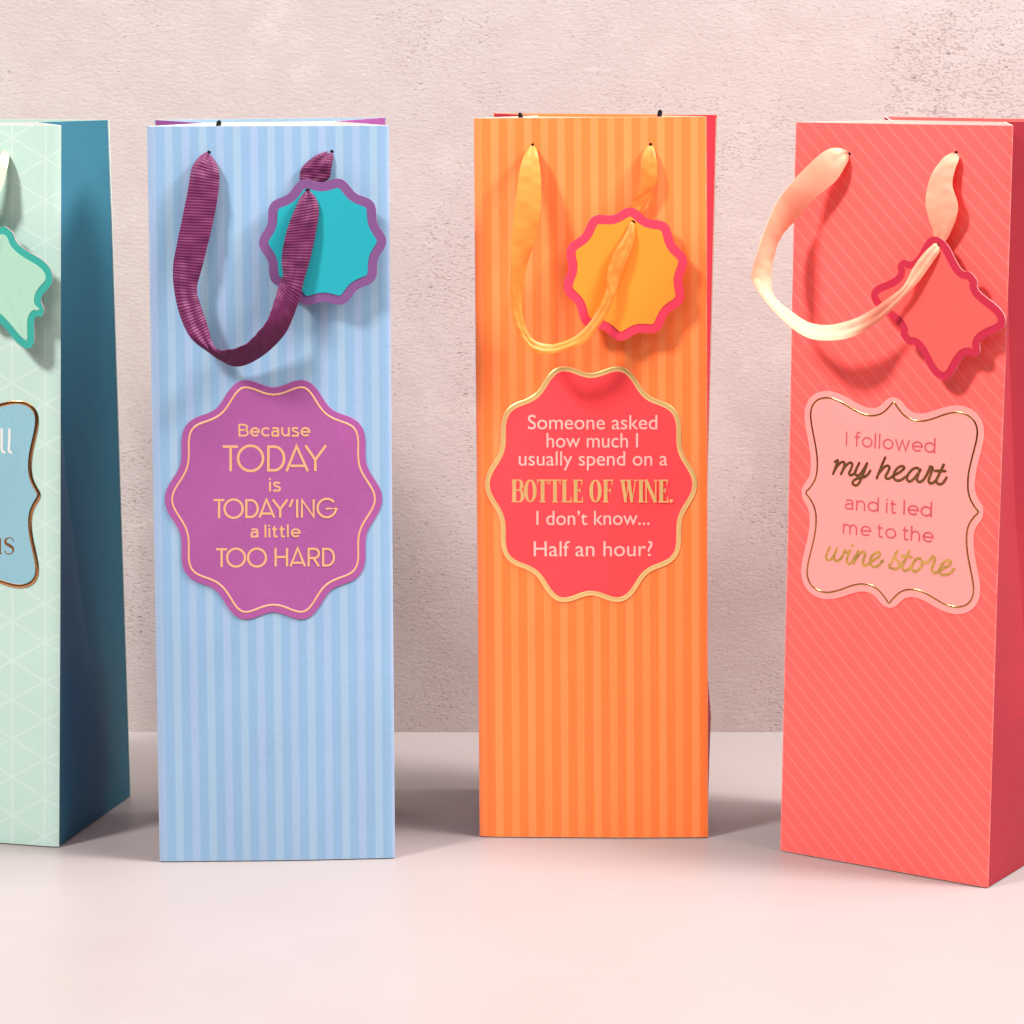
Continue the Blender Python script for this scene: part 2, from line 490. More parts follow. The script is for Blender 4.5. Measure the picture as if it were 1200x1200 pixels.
def crom(P, n=6, closed=False):
    out = []
    N = len(P)
    rng = range(N) if closed else range(N - 1)
    for i in rng:
        p0 = P[(i - 1) % N] if (closed or i > 0) else P[0] * 2 - P[1]
        p1, p2 = P[i], P[(i + 1) % N]
        p3 = P[(i + 2) % N] if (closed or i + 2 < N) else p2 * 2 - p1
        for k in range(n):
            t = k / n
            out.append(0.5 * ((2 * p1) + (p2 - p0) * t + (2 * p0 - 5 * p1 + 4 * p2 - p3) * t * t + (3 * p1 - p0 - 3 * p2 + p3) * t ** 3))
    if not closed: out.append(P[-1].copy())
    return out
def art_strokes(name, bag, parent, strokes, mat, off, round_caps=False):
    """strokes: list of (pts2D metres, width or widths, closed). Each stroke sits 12 microns above the last."""
    V, F = [], []
    for k, (pts, w, closed) in enumerate(strokes):
        ws = w if isinstance(w, list) else [w] * len(pts)
        keep = [0] + [i for i in range(1, len(pts)) if (pts[i] - pts[i - 1]).length > 2e-6]
        pts, ws = [pts[i] for i in keep], [ws[i] for i in keep]
        v, f = stroke_geo(pts, ws, closed, round_caps)
        b = len(V)
        V += [bag.at(p.x, p.y, off + k * 1.2e-5) for p in v]
        F += [tuple(b + i for i in q) for q in f]
    o = mesh_obj(name, V, F, mat, parent)
    return o
def plate(name, bag, parent, outline, mat, off, thick=0.0003, rings=7):
    """star-shaped raised plate following the panel"""
    n = len(outline)
    c = sum(outline, Vector((0, 0))) / n
    V, F = [], []
    for r in range(rings, 0, -1):
        k = r / rings
        for p in outline:
            q = c + (p - c) * k
            V.append(bag.at(q.x, q.y, off + thick))
    V.append(bag.at(c.x, c.y, off + thick))
    ci = len(V) - 1
    for r in range(rings - 1):
        for i in range(n):
            j = (i + 1) % n
            F.append((r * n + i, r * n + j, (r + 1) * n + j, (r + 1) * n + i))
    for i in range(n):
        F.append(((rings - 1) * n + i, (rings - 1) * n + (i + 1) % n, ci))
    b = len(V)
    for p in outline: V.append(bag.at(p.x, p.y, off - 0.0001))
    for i in range(n):
        j = (i + 1) % n
        F.append((i, b + i, b + j, j))
    o = mesh_obj(name, V, F, mat, parent)
    me = o.data
    bm = bmesh.new(); bm.from_mesh(me); bmesh.ops.recalc_face_normals(bm, faces=bm.faces); bm.to_mesh(me); bm.free()
    return o
def inset_outline(P, d):
    n = len(P); out = []
    c = sum(P, Vector((0, 0))) / n
    for i in range(n):
        t = (P[(i + 1) % n] - P[i - 1]).normalized(); nn = Vector((-t.y, t.x))
        if nn.dot(c - P[i]) < 0: nn = -nn
        out.append(P[i] + nn * d)
    return out
def ridge(name, bag, parent, outline, width, height, mat, off, seg=6):
    """embossed foil line: half-round cross section along a closed outline"""
    n = len(outline); V, F = [], []
    c = sum(outline, Vector((0, 0))) / n
    for i in range(n):
        t = (outline[(i + 1) % n] - outline[i - 1]).normalized(); nn = Vector((-t.y, t.x))
        if nn.dot(outline[i] - c) < 0: nn = -nn
        for k in range(seg + 1):
            a = math.pi * k / seg
            q = outline[i] + nn * (math.cos(a) * width / 2)
            V.append(bag.at(q.x, q.y, off + math.sin(a) * height))
    for i in range(n):
        j = (i + 1) % n
        for k in range(seg):
            F.append((i * (seg + 1) + k, j * (seg + 1) + k, j * (seg + 1) + k + 1, i * (seg + 1) + k + 1))
    o = mesh_obj(name, V, F, mat, parent, smooth=True)
    bm = bmesh.new(); bm.from_mesh(o.data); bmesh.ops.recalc_face_normals(bm, faces=bm.faces); bm.to_mesh(o.data); bm.free()
    # outward = towards -Y in the bag frame
    if sum(p.normal.y for p in o.data.polygons) > 0: o.data.flip_normals()
    return o
def font_line(name, bag, parent, text, left, right, cap_px, mat, off, weight=0.0, spacing=1.0):
    """text set between two baseline pixels on the panel; cap_px = pixel of the capital/ascender top above the left end"""
    cu = bpy.data.curves.new(name, 'FONT')
    cu.body = text; cu.size = 1.0; cu.offset = weight; cu.space_character = spacing
    cu.resolution_u = 6
    tmp = bpy.data.objects.new(name + "_tmp", cu)
    COL.objects.link(tmp)
    dg = bpy.context.evaluated_depsgraph_get(); dg.update()
    me = bpy.data.meshes.new_from_object(tmp.evaluated_get(dg))
    COL.objects.unlink(tmp); bpy.data.objects.remove(tmp); bpy.data.curves.remove(cu)
    xs = [v.co.x for v in me.vertices]; x0, x1 = min(xs), max(xs)
    a, b = bag.pix(*left), bag.pix(*right)
    top = bag.pix(*cap_px)
    ex = (b - a)
    ytop = max(v.co.y for v in me.vertices)
    hh = (top - a).y / ytop
    for v in me.vertices:
        u = (v.co.x - x0) / (x1 - x0)
        p = a + ex * u + Vector((0, v.co.y * hh))
        v.co = bag.at(p.x, p.y, off)
    me.materials.clear(); me.materials.append(mat)
    me.name = name
    me.update()
    if sum(p.normal.y for p in me.polygons) > 0: me.flip_normals()
    return link(bpy.data.objects.new(name, me), parent)

def sans_glyphs(h):
    """geometric sans, capital height 1, as centre-line strokes; h = half the stroke width. glyph -> (advance, [(points, closed)])"""
    X = 0.74
    E = lambda cx, cy, rx, ry, a0, a1, n=22: [(cx + rx * math.cos(math.radians(a0 + (a1 - a0) * i / n)), cy + ry * math.sin(math.radians(a0 + (a1 - a0) * i / n))) for i in range(n + 1)]
    C = lambda *p: [(q.x, q.y) for q in crom([Vector(a) for a in p], 5)]
    rx, ry, m = 0.40 - h, X / 2 - h, X / 2
    ro = E(0.40, m, rx, ry, 0, 360, 32)[:-1]
    G = {}
    G['o'] = (0.80, [(ro, True)])
    G['c'] = (0.72, [(E(0.40, m, rx, ry, 42, 318), False)])
    G['e'] = (0.78, [([(h, m), (0.80 - h, m)] + E(0.40, m, rx, ry, 0, 318, 30)[1:], False)])
    G['d'] = (0.84, [(ro, True), ([(0.80 - h, 0), (0.80 - h, 1.05)], False)])
    G['a'] = (0.68, [(C((0.07, X - 0.11), (0.17, X - h - 0.01), (0.33, X - h), (0.50, X - h - 0.03), (0.60 - h + 0.02, X - 0.19), (0.62 - h, X - 0.30)) + [(0.62 - h, 0)], False),
                     (C((0.62 - h, 0.42), (0.30, 0.42), (0.10, 0.36), (h, 0.21), (0.10, 0.06), (0.27, h), (0.45, 0.06), (0.60 - h, 0.20)), False)])
    G['u'] = (0.72, [([(h, X), (h, 0.34)] + E(0.34, 0.34, 0.34 - h, 0.34 - h, 180, 360, 16)[1:] + [(0.68 - h, X)], False), ([(0.68 - h, 0.34), (0.68 - h, 0)], False)])
    arch = lambda x0, w: [(x0 + h, 0.26), (x0 + h, X - 0.36)] + E(x0 + w / 2, X - 0.34, w / 2 - h, 0.34 - h, 180, 0, 16) + [(x0 + w - h, 0)]
    G['n'] = (0.72, [([(h, 0), (h, X)], False), (arch(0, 0.68), False)])
    G['h'] = (0.72, [([(h, 0), (h, 1.05)], False), (arch(0, 0.68), False)])
    G['m'] = (1.20, [([(h, 0), (h, X)], False), (arch(0, 0.60), False), (arch(0.60 - 2 * h, 0.60), False)])
    G['s'] = (0.60, [(C((0.53, X - 0.11), (0.40, X - h - 0.015), (0.27, X - h), (0.11, X - 0.09), (0.09, X - 0.22), (0.19, X - 0.32), (0.33, X - 0.37), (0.49, 0.29), (0.53, 0.18), (0.44, 0.06), (0.27, h), (0.12, 0.04), (0.02, 0.11)), False)])
    G['i'] = (0.20, [([(0.08, 0), (0.08, X)], False), ([(0.08, 0.95 - h), (0.08, 0.95 + h)], False)])
    G['l'] = (0.20, [([(0.08, 0), (0.08, 1.05)], False)])
    G['I'] = (0.26, [([(0.08, 0), (0.08, 1.0)], False)])
    G['t'] = (0.47, [([(0.16, 0.93), (0.16, 0.20)] + C((0.16, 0.20), (0.20, 0.06), (0.30, h), (0.42, 0.06))[1:], False), ([(0.0, X - h), (0.40, X - h)], False)])
    G['f'] = (0.42, [([(0.16, 0), (0.16, 0.80)] + C((0.16, 0.80), (0.20, 0.98), (0.31, 1.05 - h), (0.43, 1.01))[1:], False), ([(0.0, X - h), (0.40, X - h)], False)])
    G['w'] = (1.10, [([(0.03, X), (0.29, 0.02), (0.53, X - 0.02), (0.77, 0.02), (1.03, X)], False)])
    G['B'] = (0.82, [([(h, 0.52), (0.45, 0.52)] + E(0.45, 0.76 - h / 2, 0.26, 0.24 - h / 2, -90, 90, 14)[1:] + [(h, 1 - h), (h, h), (0.47, h)] + E(0.47, 0.26 + h / 2, 0.30, 0.26 - h / 2, -90, 90, 14)[1:], False)])
    return G
def sans_line(name, bag, parent, text, left, right, cap_px, mat, off, stroke):
    """geometric sans text between two baseline pixels; stroke = line width in metres"""
    a, b, top = bag.pix(*left), bag.pix(*right), bag.pix(*cap_px)
    asc = 1.05 if any(ch in 'dlhf' for ch in text) and not text[0] in 'BI' else 1.0
    if text == 'is': asc = 0.98
    H = (top - a).y / asc
    h = stroke / H / 2
    G = sans_glyphs(h)
    x = 0; sk = []
    for ch in text:
        if ch == ' ': x += 0.32; continue
        adv, st = G[ch]
        for pts, closed in st: sk.append(([(px + x, py) for px, py in pts], closed))
        x += adv + 0.115
    xs = [p[0] for q, _ in sk for p in q]
    x0, x1 = min(xs) - h, max(xs) + h
    out = []
    for pts, closed in sk:
        P = []
        for px, py in pts:
            q = a + (b - a) * ((px - x0) / (x1 - x0)) + Vector((0, py * H))
            P.append(q)
        P2_ = [P[0]]
        for q in P[1:]:
            if (q - P2_[-1]).length > 1e-6: P2_.append(q)
        out.append((P2_, stroke, closed))
    return art_strokes(name, bag, parent, out, mat, off)
def badge(bag, cx, cy, rx, ry, a, n=10, k=160, phase=0.0, inset=0.0):
    out = []
    for i in range(k):
        f = 2 * math.pi * i / k
        c = math.cos(n * (f - phase))
        w = c if c < 0 else c ** 1.0
        r = 1 + a * w
        out.append(bag.pix(cx + rx * r * math.cos(f), cy - ry * r * math.sin(f)))
    return inset_outline(out, inset) if inset else out
# bracket-frame outline, one quarter in unit square (corner at 1,1; cusps on the axes)
QUARTER = [(0.0, 1.00), (0.045, 0.955), (0.12, 0.885), (0.22, 0.845), (0.34, 0.845), (0.46, 0.88), (0.58, 0.93), (0.70, 0.965), (0.80, 0.965),
           (0.885, 0.935), (0.94, 0.88), (0.965, 0.80), (0.955, 0.70), (0.925, 0.58), (0.895, 0.46), (0.875, 0.34), (0.875, 0.22), (0.90, 0.13), (0.955, 0.05), (1.0, 0.0)]
def bracket(soft=1):
    q = [Vector(p) for p in QUARTER]
    full = []
    full += [Vector((-p.x, p.y)) for p in reversed(q)][:-1] + q[:-1]
    full += [Vector((p.x, -p.y)) for p in reversed(q)][:-1] + [Vector((-p.x, -p.y)) for p in q][:-1]
    # order: start at (-1,0) -> top -> right -> bottom -> back
    return crom(full, 3, closed=True)
def crop(sx, sy, k):
    """reader for points measured on an enlarged crop"""
    return lambda x, y: (x / k + sx, y / k + sy)
def P2(bag, c, pts): return [bag.pix(*c(x, y)) for x, y in pts]
def arc(cx, cy, rx, ry, a0, a1, n=24):
    return [(cx + rx * math.cos(math.radians(a0 + (a1 - a0) * i / n)), cy - ry * math.sin(math.radians(a0 + (a1 - a0) * i / n))) for i in range(n + 1)]

# ------------------------------------------------------------------ ribbons and tags
def ribbon(name, bag, parent, rows, mat, curl=0.0002, n=7, pleat=1.0, wrinkle=1.0):
    """rows: (pixel of one edge, pixel of the other, off_a mm, off_b mm) down the length"""
    A, B = [], []
    for (ax, ay), (bx, by), oa, ob in rows:
        pa, pb = bag.pix(ax, ay, oa / 1000), bag.pix(bx, by, ob / 1000)
        k = H_LEAN / 0.35
        A.append(Vector((pa.x, k * pa.y - oa / 1000, pa.y)))
        B.append(Vector((pb.x, k * pb.y - ob / 1000, pb.y)))
    A, B = crom(A, n), crom(B, n)
    V, F, U = [], [], []
    m = 14; s = 0.0
    wid = sorted((b - a).length for a, b in zip(A, B))[int(len(A) * 0.75)]
    prev = None
    for i, (a, b) in enumerate(zip(A, B)):
        c = (a + b) / 2
        if prev is not None: s += (c - prev).length
        prev = c
        t = (A[min(i + 1, len(A) - 1)] + B[min(i + 1, len(B) - 1)]) - (A[max(i - 1, 0)] + B[max(i - 1, 0)])
        nn = (b - a).cross(t)
        nn = nn.normalized() if nn.length > 0 else Vector((0, -1, 0))
        if nn.y > 0: nn = -nn
        wr = wrinkle * 0.00022 * math.sin(s * 420 + 1.3) + wrinkle * 0.00016 * math.sin(s * 1050)
        wn = (b - a).length
        pl = pleat * min(0.0011, 0.28 * math.sqrt(max(0.0, wid * wid - wn * wn))) * min(1.0, wn / 0.003)
        for k in range(m + 1):
            u = k / m
            z = u * 4
            tri = z if z < 1 else (2 - z if z < 2 else (z - 2 if z < 3 else 4 - z))
            bulge = pl * (tri * (1.0 if u < .5 else 0.7) - 0.3) + curl * (1 - (2 * u - 1) ** 2) + wr * math.sin(u * math.pi * 1.6)
            V.append(a.lerp(b, u) + nn * bulge); U.append((u, s))
    for i in range(len(A) - 1):
        for k in range(m):
            q = i * (m + 1) + k
            F.append((q, q + 1, q + m + 2, q + m + 1))
    o = mesh_obj(name, V, F, mat, parent, uvs=U, smooth=True)
    md = o.modifiers.new("thickness", 'SOLIDIFY'); md.thickness = 0.00035; md.offset = 0
    es = o.modifiers.new('crisp_edges', 'EDGE_SPLIT'); es.split_angle = math.radians(50)
    return o
def tag_plate(name, outline, mat, parent, z, thick, rings=4, bend=0.0, edge_mat=None):
    """flat card in the tag's own frame (X right, Z up, front = -Y)"""
    n = len(outline)
    c = sum(outline, Vector((0, 0))) / n
    f = lambda p: -bend * (p.x * p.x) / (0.02 * 0.02)
    V, F = [], []
    for side, y in ((0, z - thick), (1, z)):
        for r in range(rings, 0, -1):
            for p in outline:
                q = c + (p - c) * (r / rings); V.append((q.x, y + f(q), q.y))
        V.append((c.x, y + f(c), c.y))
    half = rings * n + 1
    for h in (0, half):
        for r in range(rings - 1):
            for i in range(n):
                j = (i + 1) % n
                q = (h + r * n + i, h + r * n + j, h + (r + 1) * n + j, h + (r + 1) * n + i)
                F.append(q)
        for i in range(n):
            F.append((h + (rings - 1) * n + i, h + (rings - 1) * n + (i + 1) % n, h + rings * n))
    for i in range(n):
        j = (i + 1) % n
        F.append((i, half + i, half + j, j))
    o = mesh_obj(name, V, F, [mat, edge_mat or mat], parent, [0] * (len(F) - n) + [1] * n)
    bm = bmesh.new(); bm.from_mesh(o.data); bmesh.ops.recalc_face_normals(bm, faces=bm.faces); bm.to_mesh(o.data); bm.free()
    return o
def hang_tag(bag, label, outline_px, off, tilt, yaw, rim_mat, face_mat, edge, bend=0.0004, hole=None):
    """tag from a pixel outline at distance off before the panel; its own Empty at its centre"""
    P = [bag.pix(x, y, off) for x, y in outline_px]
    c = sum(P, Vector((0, 0))) / len(P)
    loc = bag.Mw @ Vector((c.x, bag.lean(c.y) - off, c.y))
    t = bpy.data.objects.new('gift_tag', None); t.empty_display_size = 0.01
    link(t)
    t.rotation_euler = (Matrix.Rotation(bag.rot + yaw, 3, 'Z') @ Matrix.Rotation(tilt, 3, 'X')).to_euler()
    t.location = loc
    t['label'] = label; t['category'] = 'gift tag'; t['group'] = 'gift tags hanging from the bag ribbons'
    loc2 = [p - c for p in P]
    tag_plate('tag_border', loc2, rim_mat, t, 0.0, 0.0007, bend=bend, edge_mat=M['card_core'])
    ins = inset_outline(loc2, edge)
    # smooth the inner line a little
    n = len(ins)
    ins = [(ins[i - 1] + ins[i] * 2 + ins[(i + 1) % n]) / 4 for i in range(n)]
    tag_plate('tag_face', ins, face_mat, t, -0.00071, 0.0002, bend=bend)
    if hole:
        q = bag.pix(*hole, off) - c
        n = 24; r = 0.0012
        V = [(q.x + r * math.cos(2 * math.pi * i / n), -0.00095 - bend * q.x * q.x / 0.0004, q.y + r * math.sin(2 * math.pi * i / n)) for i in range(n)]
        o = mesh_obj('tag_hole', V, [tuple(range(n))], M['black'], t)
        if o.data.polygons[0].normal.y > 0: o.data.flip_normals()
    return t
def clip_piece(bag, p, tilt, w=0.0026, depth=0.006):
    """black end of the ribbon bar standing just above the rim, behind the front panel"""
    q = bag.hit_y(p, H_LEAN + depth)
    bm = bmesh.new()
    bmesh.ops.create_cone(bm, cap_ends=True, segments=12, radius1=w / 2, radius2=w / 2 * 0.85, depth=0.012)
    bmesh.ops.bevel(bm, geom=[e for e in bm.edges if len(e.link_faces) == 2 and e.calc_face_angle(0) > 1.0], offset=w * 0.18, segments=2, affect='EDGES')
    R = Matrix.Translation(q + Vector((0, 0, -0.006))) @ Matrix.Rotation(tilt, 4, 'Y')
    bm.transform(R)
    me = bpy.data.meshes.new('ribbon_bar_end'); bm.to_mesh(me); bm.free()
    me.materials.append(M['black'])
    return link(bpy.data.objects.new('ribbon_bar_end', me), bag.root)
def eyelet(bag, p, r=0.0008):
    c = bag.pix(*p)
    pts = [c + Vector((r * math.cos(a), r * math.sin(a))) for a in [2 * math.pi * i / 20 for i in range(20)]]
    V = [bag.at(q.x, q.y, 0.00012) for q in pts]
    o = mesh_obj('ribbon_hole', V, [tuple(range(20))], M['black'], bag.root)
    if o.data.polygons[0].normal.y > 0: o.data.flip_normals()
    return o
GROUP = 'tall paper bottle gift bags standing in a row'

# =================================================================== BLUE BAG
def blue_bag():
    b = Bag(floor_pt(187, 1011), floor_pt(463, 1006), (172, 148), (456, 147), (181, 140.5), (452.5, 137.5), bow=0.0016, seed=0.4, bulge=0.0002)
    root = b.build('gift_bag', 'light blue striped gift bag with plum ribbon and a purple scalloped panel reading TODAY', 'gift bag',
        dict(front=striped('blue_stripes', (0.278, 0.465, 0.695), (0.368, 0.51, 0.735), (0.368, 0.535, 0.71), 14.2),
             back=paper('blue_paper', (0.38, 0.58, 0.76)), side=paper('purple_paper', (0.33, 0.075, 0.30)), rim=M['white']), GROUP)
    purple = paper('plum_panel', (0.405, 0.090, 0.325), var=0.12)
    o1 = badge(b, 320.5, 584.8, 121, 138.5, 0.052)
    pl = plate('printed_panel', b, root, o1, purple, 0.00005, 0.00035)
    ridge('foil_line', b, pl, inset_outline(o1, 0.0034), 0.00085, 0.0001, M['peach_foil'], 0.00041)
    T = 0.00043
    f = M['peach_foil']
    sans_line('lettering', b, pl, "Because", (279.6, 510.9), (363.9, 510.9), (279.6, 496.0), f, T, 0.00088)
    sans_line('lettering', b, pl, "is", (315.5, 575), (329.4, 575), (315.5, 560), f, T, 0.00088)
    sans_line('lettering', b, pl, "a little", (293.8, 628.8), (352.6, 628.8), (293.8, 613.8), f, T, 0.00088)
    c = crop(235, 485, 7.06); w = 0.00120
    st = lambda c, pts, w=w, closed=False: (P2(b, c, pts), w, closed)
    D = lambda x0, x1, y0, y1: [(x0, y1), (x0, y0), (x0 + (x1 - x0) * .38, y0)] + arc(x0 + (x1 - x0) * .38, (y0 + y1) / 2, (x1 - x0) * .62, (y1 - y0) / 2, 90, -90)[1:] + [(x0, y1)]
    art_strokes('lettering', b, pl, [st(c, [(185, 266), (312, 266)]), st(c, [(250, 266), (250, 470)]),
        st(c, arc(415, 363, 103, 104, 0, 360, 48)[:-1], closed=True), st(c, D(562, 692, 266, 461)[:-1], closed=True),
        st(c, [(712, 470), (795, 262), (888, 470)]), st(c, [(745, 425), (862, 425)]),
        st(c, [(868, 256), (950, 375)]), st(c, [(1038, 256), (950, 375), (950, 470)])], f, T)
    c = crop(235, 575, 7.06); w2 = 0.00106
    s2 = lambda pts, closed=False: st(c, pts, w2, closed)
    art_strokes('lettering', b, pl, [s2([(110, 72), (198, 72)]), s2([(155, 72), (155, 222)]), s2(arc(275, 143, 75, 76, 0, 360, 44)[:-1], True),
        s2(D(380, 474, 73, 211)[:-1], True), s2([(488, 217), (546, 68), (612, 217)]), s2([(508, 183), (598, 183)]),
        s2([(598, 66), (660, 148)]), s2([(720, 66), (660, 148), (660, 217)]), s2([(765, 66), (736, 130)]), s2([(800, 66), (800, 217)]),
        s2([(840, 217), (840, 72), (936, 210), (936, 66)]), s2(arc(1045, 139, 76, 76, 40, 357, 40) + [(1121, 143), (1038, 143)])], f, T)
    art_strokes('lettering', b, pl, [s2([(130, 478), (222, 478)]), s2([(176, 478), (176, 625)]), s2(arc(295, 547, 74, 74, 0, 360, 44)[:-1], True),
        s2(arc(468, 547, 74, 74, 0, 360, 44)[:-1], True), s2([(622, 468), (622, 620)]), s2([(716, 468), (716, 620)]), s2([(622, 542), (716, 542)]),
        s2([(745, 620), (804, 470), (865, 620)]), s2([(765, 590), (846, 590)]),
        s2([(895, 620), (895, 475), (942, 475)] + arc(942, 513, 38, 38, 90, -90, 16) + [(895, 551)]), s2([(935, 551), (980, 620)]),
        s2(D(1015, 1104, 476, 613)[:-1], True)], f, T)
    # ribbon
    rb = ribbon_mat('plum_grosgrain', (0.140, 0.013, 0.080), 0.25, 1500, bump=0.30, lo=0.72, hi=1.2, rough=0.55)
    k = crop(160, 110, 3.5294)
    R = [((290, 240), (308, 243), -1, -1), ((258, 262), (330, 290), 2.5, 2.5), ((228, 310), (342, 335), 4.5, 4), ((214, 390), (339, 400), 6, 5), ((192, 500), (322, 505), 7.5, 6),
         ((170, 605), (298, 610), 9, 7), ((152, 705), (272, 715), 10, 7.5), ((155, 800), (250, 810), 11, 8), ((178, 910), (268, 880), 12, 8.5), ((222, 1005), (296, 965), 13, 8.5),
         ((288, 1062), (322, 1046), 10, 11), ((352, 1108), (370, 1062), 6, 16), ((430, 1126), (440, 1040), 5, 19), ((525, 1080), (505, 985), 6, 19), ((615, 990), (556, 905), 9, 17),
         ((664, 880), (585, 805), 11.5, 13), ((694, 765), (606, 755), 11, 12), ((716, 690), (600, 685), 10.5, 11), ((740, 580), (615, 590), 9.5, 10.5), ((754, 480), (645, 500), 8.5, 9.5), ((738, 425), (680, 425), 7.2, 7.8), ((712, 398), (698, 398), 5.5, 5.5),
         ((740, 385), (680, 378), 3.5, 3.5), ((795, 350), (675, 335), 2.5, 3), ((806, 300), (692, 295), 2.5, 3), ((814, 262), (742, 255), 1.5, 2), ((815, 238), (798, 234), -1, -1)]
    ribbon('ribbon_handle', b, root, [(k(*r[0]), k(*r[1]), r[2], r[3]) for r in R], rb)
    eyelet(b, k(300, 241)); eyelet(b, k(808, 238))
    clip_piece(b, (253.5, 140.5), 0.25)
    # tag
    cx, cy = k(770, 612)
    out = []
    for i in range(150):
        f_ = 2 * math.pi * i / 150
        r = 1 + 0.048 * math.cos(10 * (f_ - math.radians(1)))
        out.append((cx + 71.2 * r * math.cos(f_), cy - 73.5 * r * math.sin(f_)))
    hang_tag(b, 'round turquoise gift tag with wavy purple border on plum ribbon', out, 0.0062, -0.03, -0.05,
             paper('purple_card', (0.225, 0.085, 0.265), 0.5), paper('turquoise_card', (0.018, 0.42, 0.50), 0.4, var=0.02), 0.0043, hole=k(708, 402))
blue_bag()

# =================================================================== ORANGE BAG
def orange_bag():
    b = Bag(floor_pt(562, 981), floor_pt(830, 982.5), (555, 138.5), (828, 136.5), (578.5, 132.5), (840.5, 134.5), bow=0.0013, seed=2.0, bulge=0.0034)
    root = b.build('gift_bag', 'orange striped gift bag with amber ribbon and a red scalloped panel reading BOTTLE OF WINE', 'gift bag',
        dict(front=striped('orange_stripes', (0.90, 0.255, 0.050), (0.93, 0.325, 0.085), (0.93, 0.34, 0.095), 14.0),
             back=paper('orange_paper', (0.9, 0.28, 0.06)), side=paper('red_paper', (0.58, 0.016, 0.040)), rim=M['cream']), GROUP)
    red = paper('coral_red_panel', (0.88, 0.072, 0.088), var=0.06)
    o1 = badge(b, 692.6, 567.0, 118, 136.5, 0.050)
    pl = plate('printed_panel', b, root, o1, red, 0.00005, 0.00035)
    ridge('foil_border', b, pl, inset_outline(o1, 0.0010), 0.0025, 0.00022, M['soft_gold'], 0.0003)
    T = 0.00043
    pk = paper('pale_pink_print', (1.2, 0.62, 0.54), var=0.02)
    for txt, l, r, t in (("Someone asked", (618.7, 502.5), (770, 502.5), (618.7, 485.8)), ("how much I", (640.5, 523.8), (747.5, 523.8), (640.5, 507.2)),
                         ("usually spend on a", (608, 545), (782, 545), (608, 528.4)), ("I don\u2019t know...", (628.7, 614.5), (761, 614.5), (628.7, 597.8)),
                         ("Half an hour?", (625.5, 651.2), (764.5, 651.2), (625.5, 633.4))):
        font_line('lettering', b, pl, txt, l, r, t, pk, T, 0.0)
    c = crop(590, 545, 5.714)
    px = b.w / 268
    th, tn = 24 / 5.714 * px, 8 / 5.714 * px
    Y0, Y1 = 94, 246
    sk = []
    def S_(pts, w): sk.append((P2(b, c, pts), w * 1.0 / 5.714 * px, False))
    def V_(pts, ws): sk.append((P2(b, c, pts), [w / 5.714 * px for w in ws], False))
    def stem(x, w=24, serif=6):
        S_([(x, Y0), (x, Y1)], w)
        if serif:
            S_([(x - w / 2 - serif, Y0 + 4), (x + w / 2 + serif, Y0 + 4)], 8)
            S_([(x - w / 2 - serif, Y1 - 4), (x + w / 2 + serif, Y1 - 4)], 8)
    def oval(cx, rx):
        n = 40
        pts = arc(cx, (Y0 + Y1) / 2, rx - 10, 72, 90, 450, n)
        ws = [8 + 16 * abs(math.sin(2 * math.pi * i / n)) ** 1.4 for i in range(n + 1)]
        sk.append((P2(b, c, pts[:-1]), [w / 5.714 * px for w in ws[:-1]], True))
    def bowl(x, xr, ya, yb):
        n = 16
        pts = [(x, ya)] + arc((x + xr) / 2, (ya + yb) / 2, (xr - x) / 2 - 4, (yb - ya) / 2, 90, -90, n) + [(x, yb)]
        V_(pts, [8] + [8 + 14 * math.sin(math.pi * i / n) for i in range(n + 1)] + [8])
    def Tee(cx, hw):
        S_([(cx, Y0), (cx, Y1)], 24); S_([(cx - hw, Y0 + 4), (cx + hw, Y0 + 4)], 9)
        V_([(cx - hw + 4, Y0), (cx - hw + 3, Y0 + 34)], [10, 4]); V_([(cx + hw - 4, Y0), (cx + hw - 3, Y0 + 34)], [10, 4])
        S_([(cx - 19, Y1 - 4), (cx + 19, Y1 - 4)], 8)
    def Ee(x, xr, mid=True, foot=True):
        stem(x, 24, 6)
        S_([(x, Y0 + 4), (xr, Y0 + 4)], 9); V_([(xr - 4, Y0), (xr - 3, Y0 + 36)], [10, 4])
        if mid: S_([(x, 166), (xr - 16, 166)], 8); S_([(xr - 17, 150), (xr - 17, 182)], 6)
        if foot: S_([(x, Y1 - 4), (xr + 2, Y1 - 4)], 9); V_([(xr, Y1), (xr + 1, Y1 - 38)], [10, 4])
    stem(72); bowl(84, 126, Y0 + 4, 165); bowl(84, 132, 166, Y1 - 4)
    oval(180, 40)
    Tee(262, 37); Tee(345, 38)
    stem(408); S_([(408, Y1 - 4), (455, Y1 - 4)], 9); V_([(452, Y1), (453, Y1 - 40)], [10, 4])
    Ee(483, 528)
    oval(616, 39)
    Ee(684, 732, True, False)
    V_([(797, Y0), (818, Y1)], [24, 16]); V_([(818, Y1), (838, Y0)], [6, 6]); V_([(838, Y0), (860, Y1)], [24, 16]); V_([(860, Y1), (884, Y0)], [6, 6])
    S_([(780, Y0 + 4), (852, Y0 + 4)], 8); S_([(872, Y0 + 4), (896, Y0 + 4)], 8)
    stem(920)
    S_([(955, Y0), (955, Y1)], 8); V_([(952, Y0), (1018, Y1)], [22, 22]); S_([(1019, Y0), (1019, Y1)], 8)
    S_([(944, Y0 + 4), (962, Y0 + 4)], 8); S_([(944, Y1 - 4), (968, Y1 - 4)], 8); S_([(1006, Y0 + 4), (1030, Y0 + 4)], 8)
    Ee(1056, 1098)
    S_([(1112, 236), (1132, 236)], 20)
    art_strokes('lettering', b, pl, sk, M['soft_gold'], T)
    rb = ribbon_mat('amber_ribbon', (0.90, 0.285, 0.048), 0.25, 1700, trans=0.2, bump=0.05, lo=0.97, hi=1.03)
    k = crop(540, 110, 3.5294)
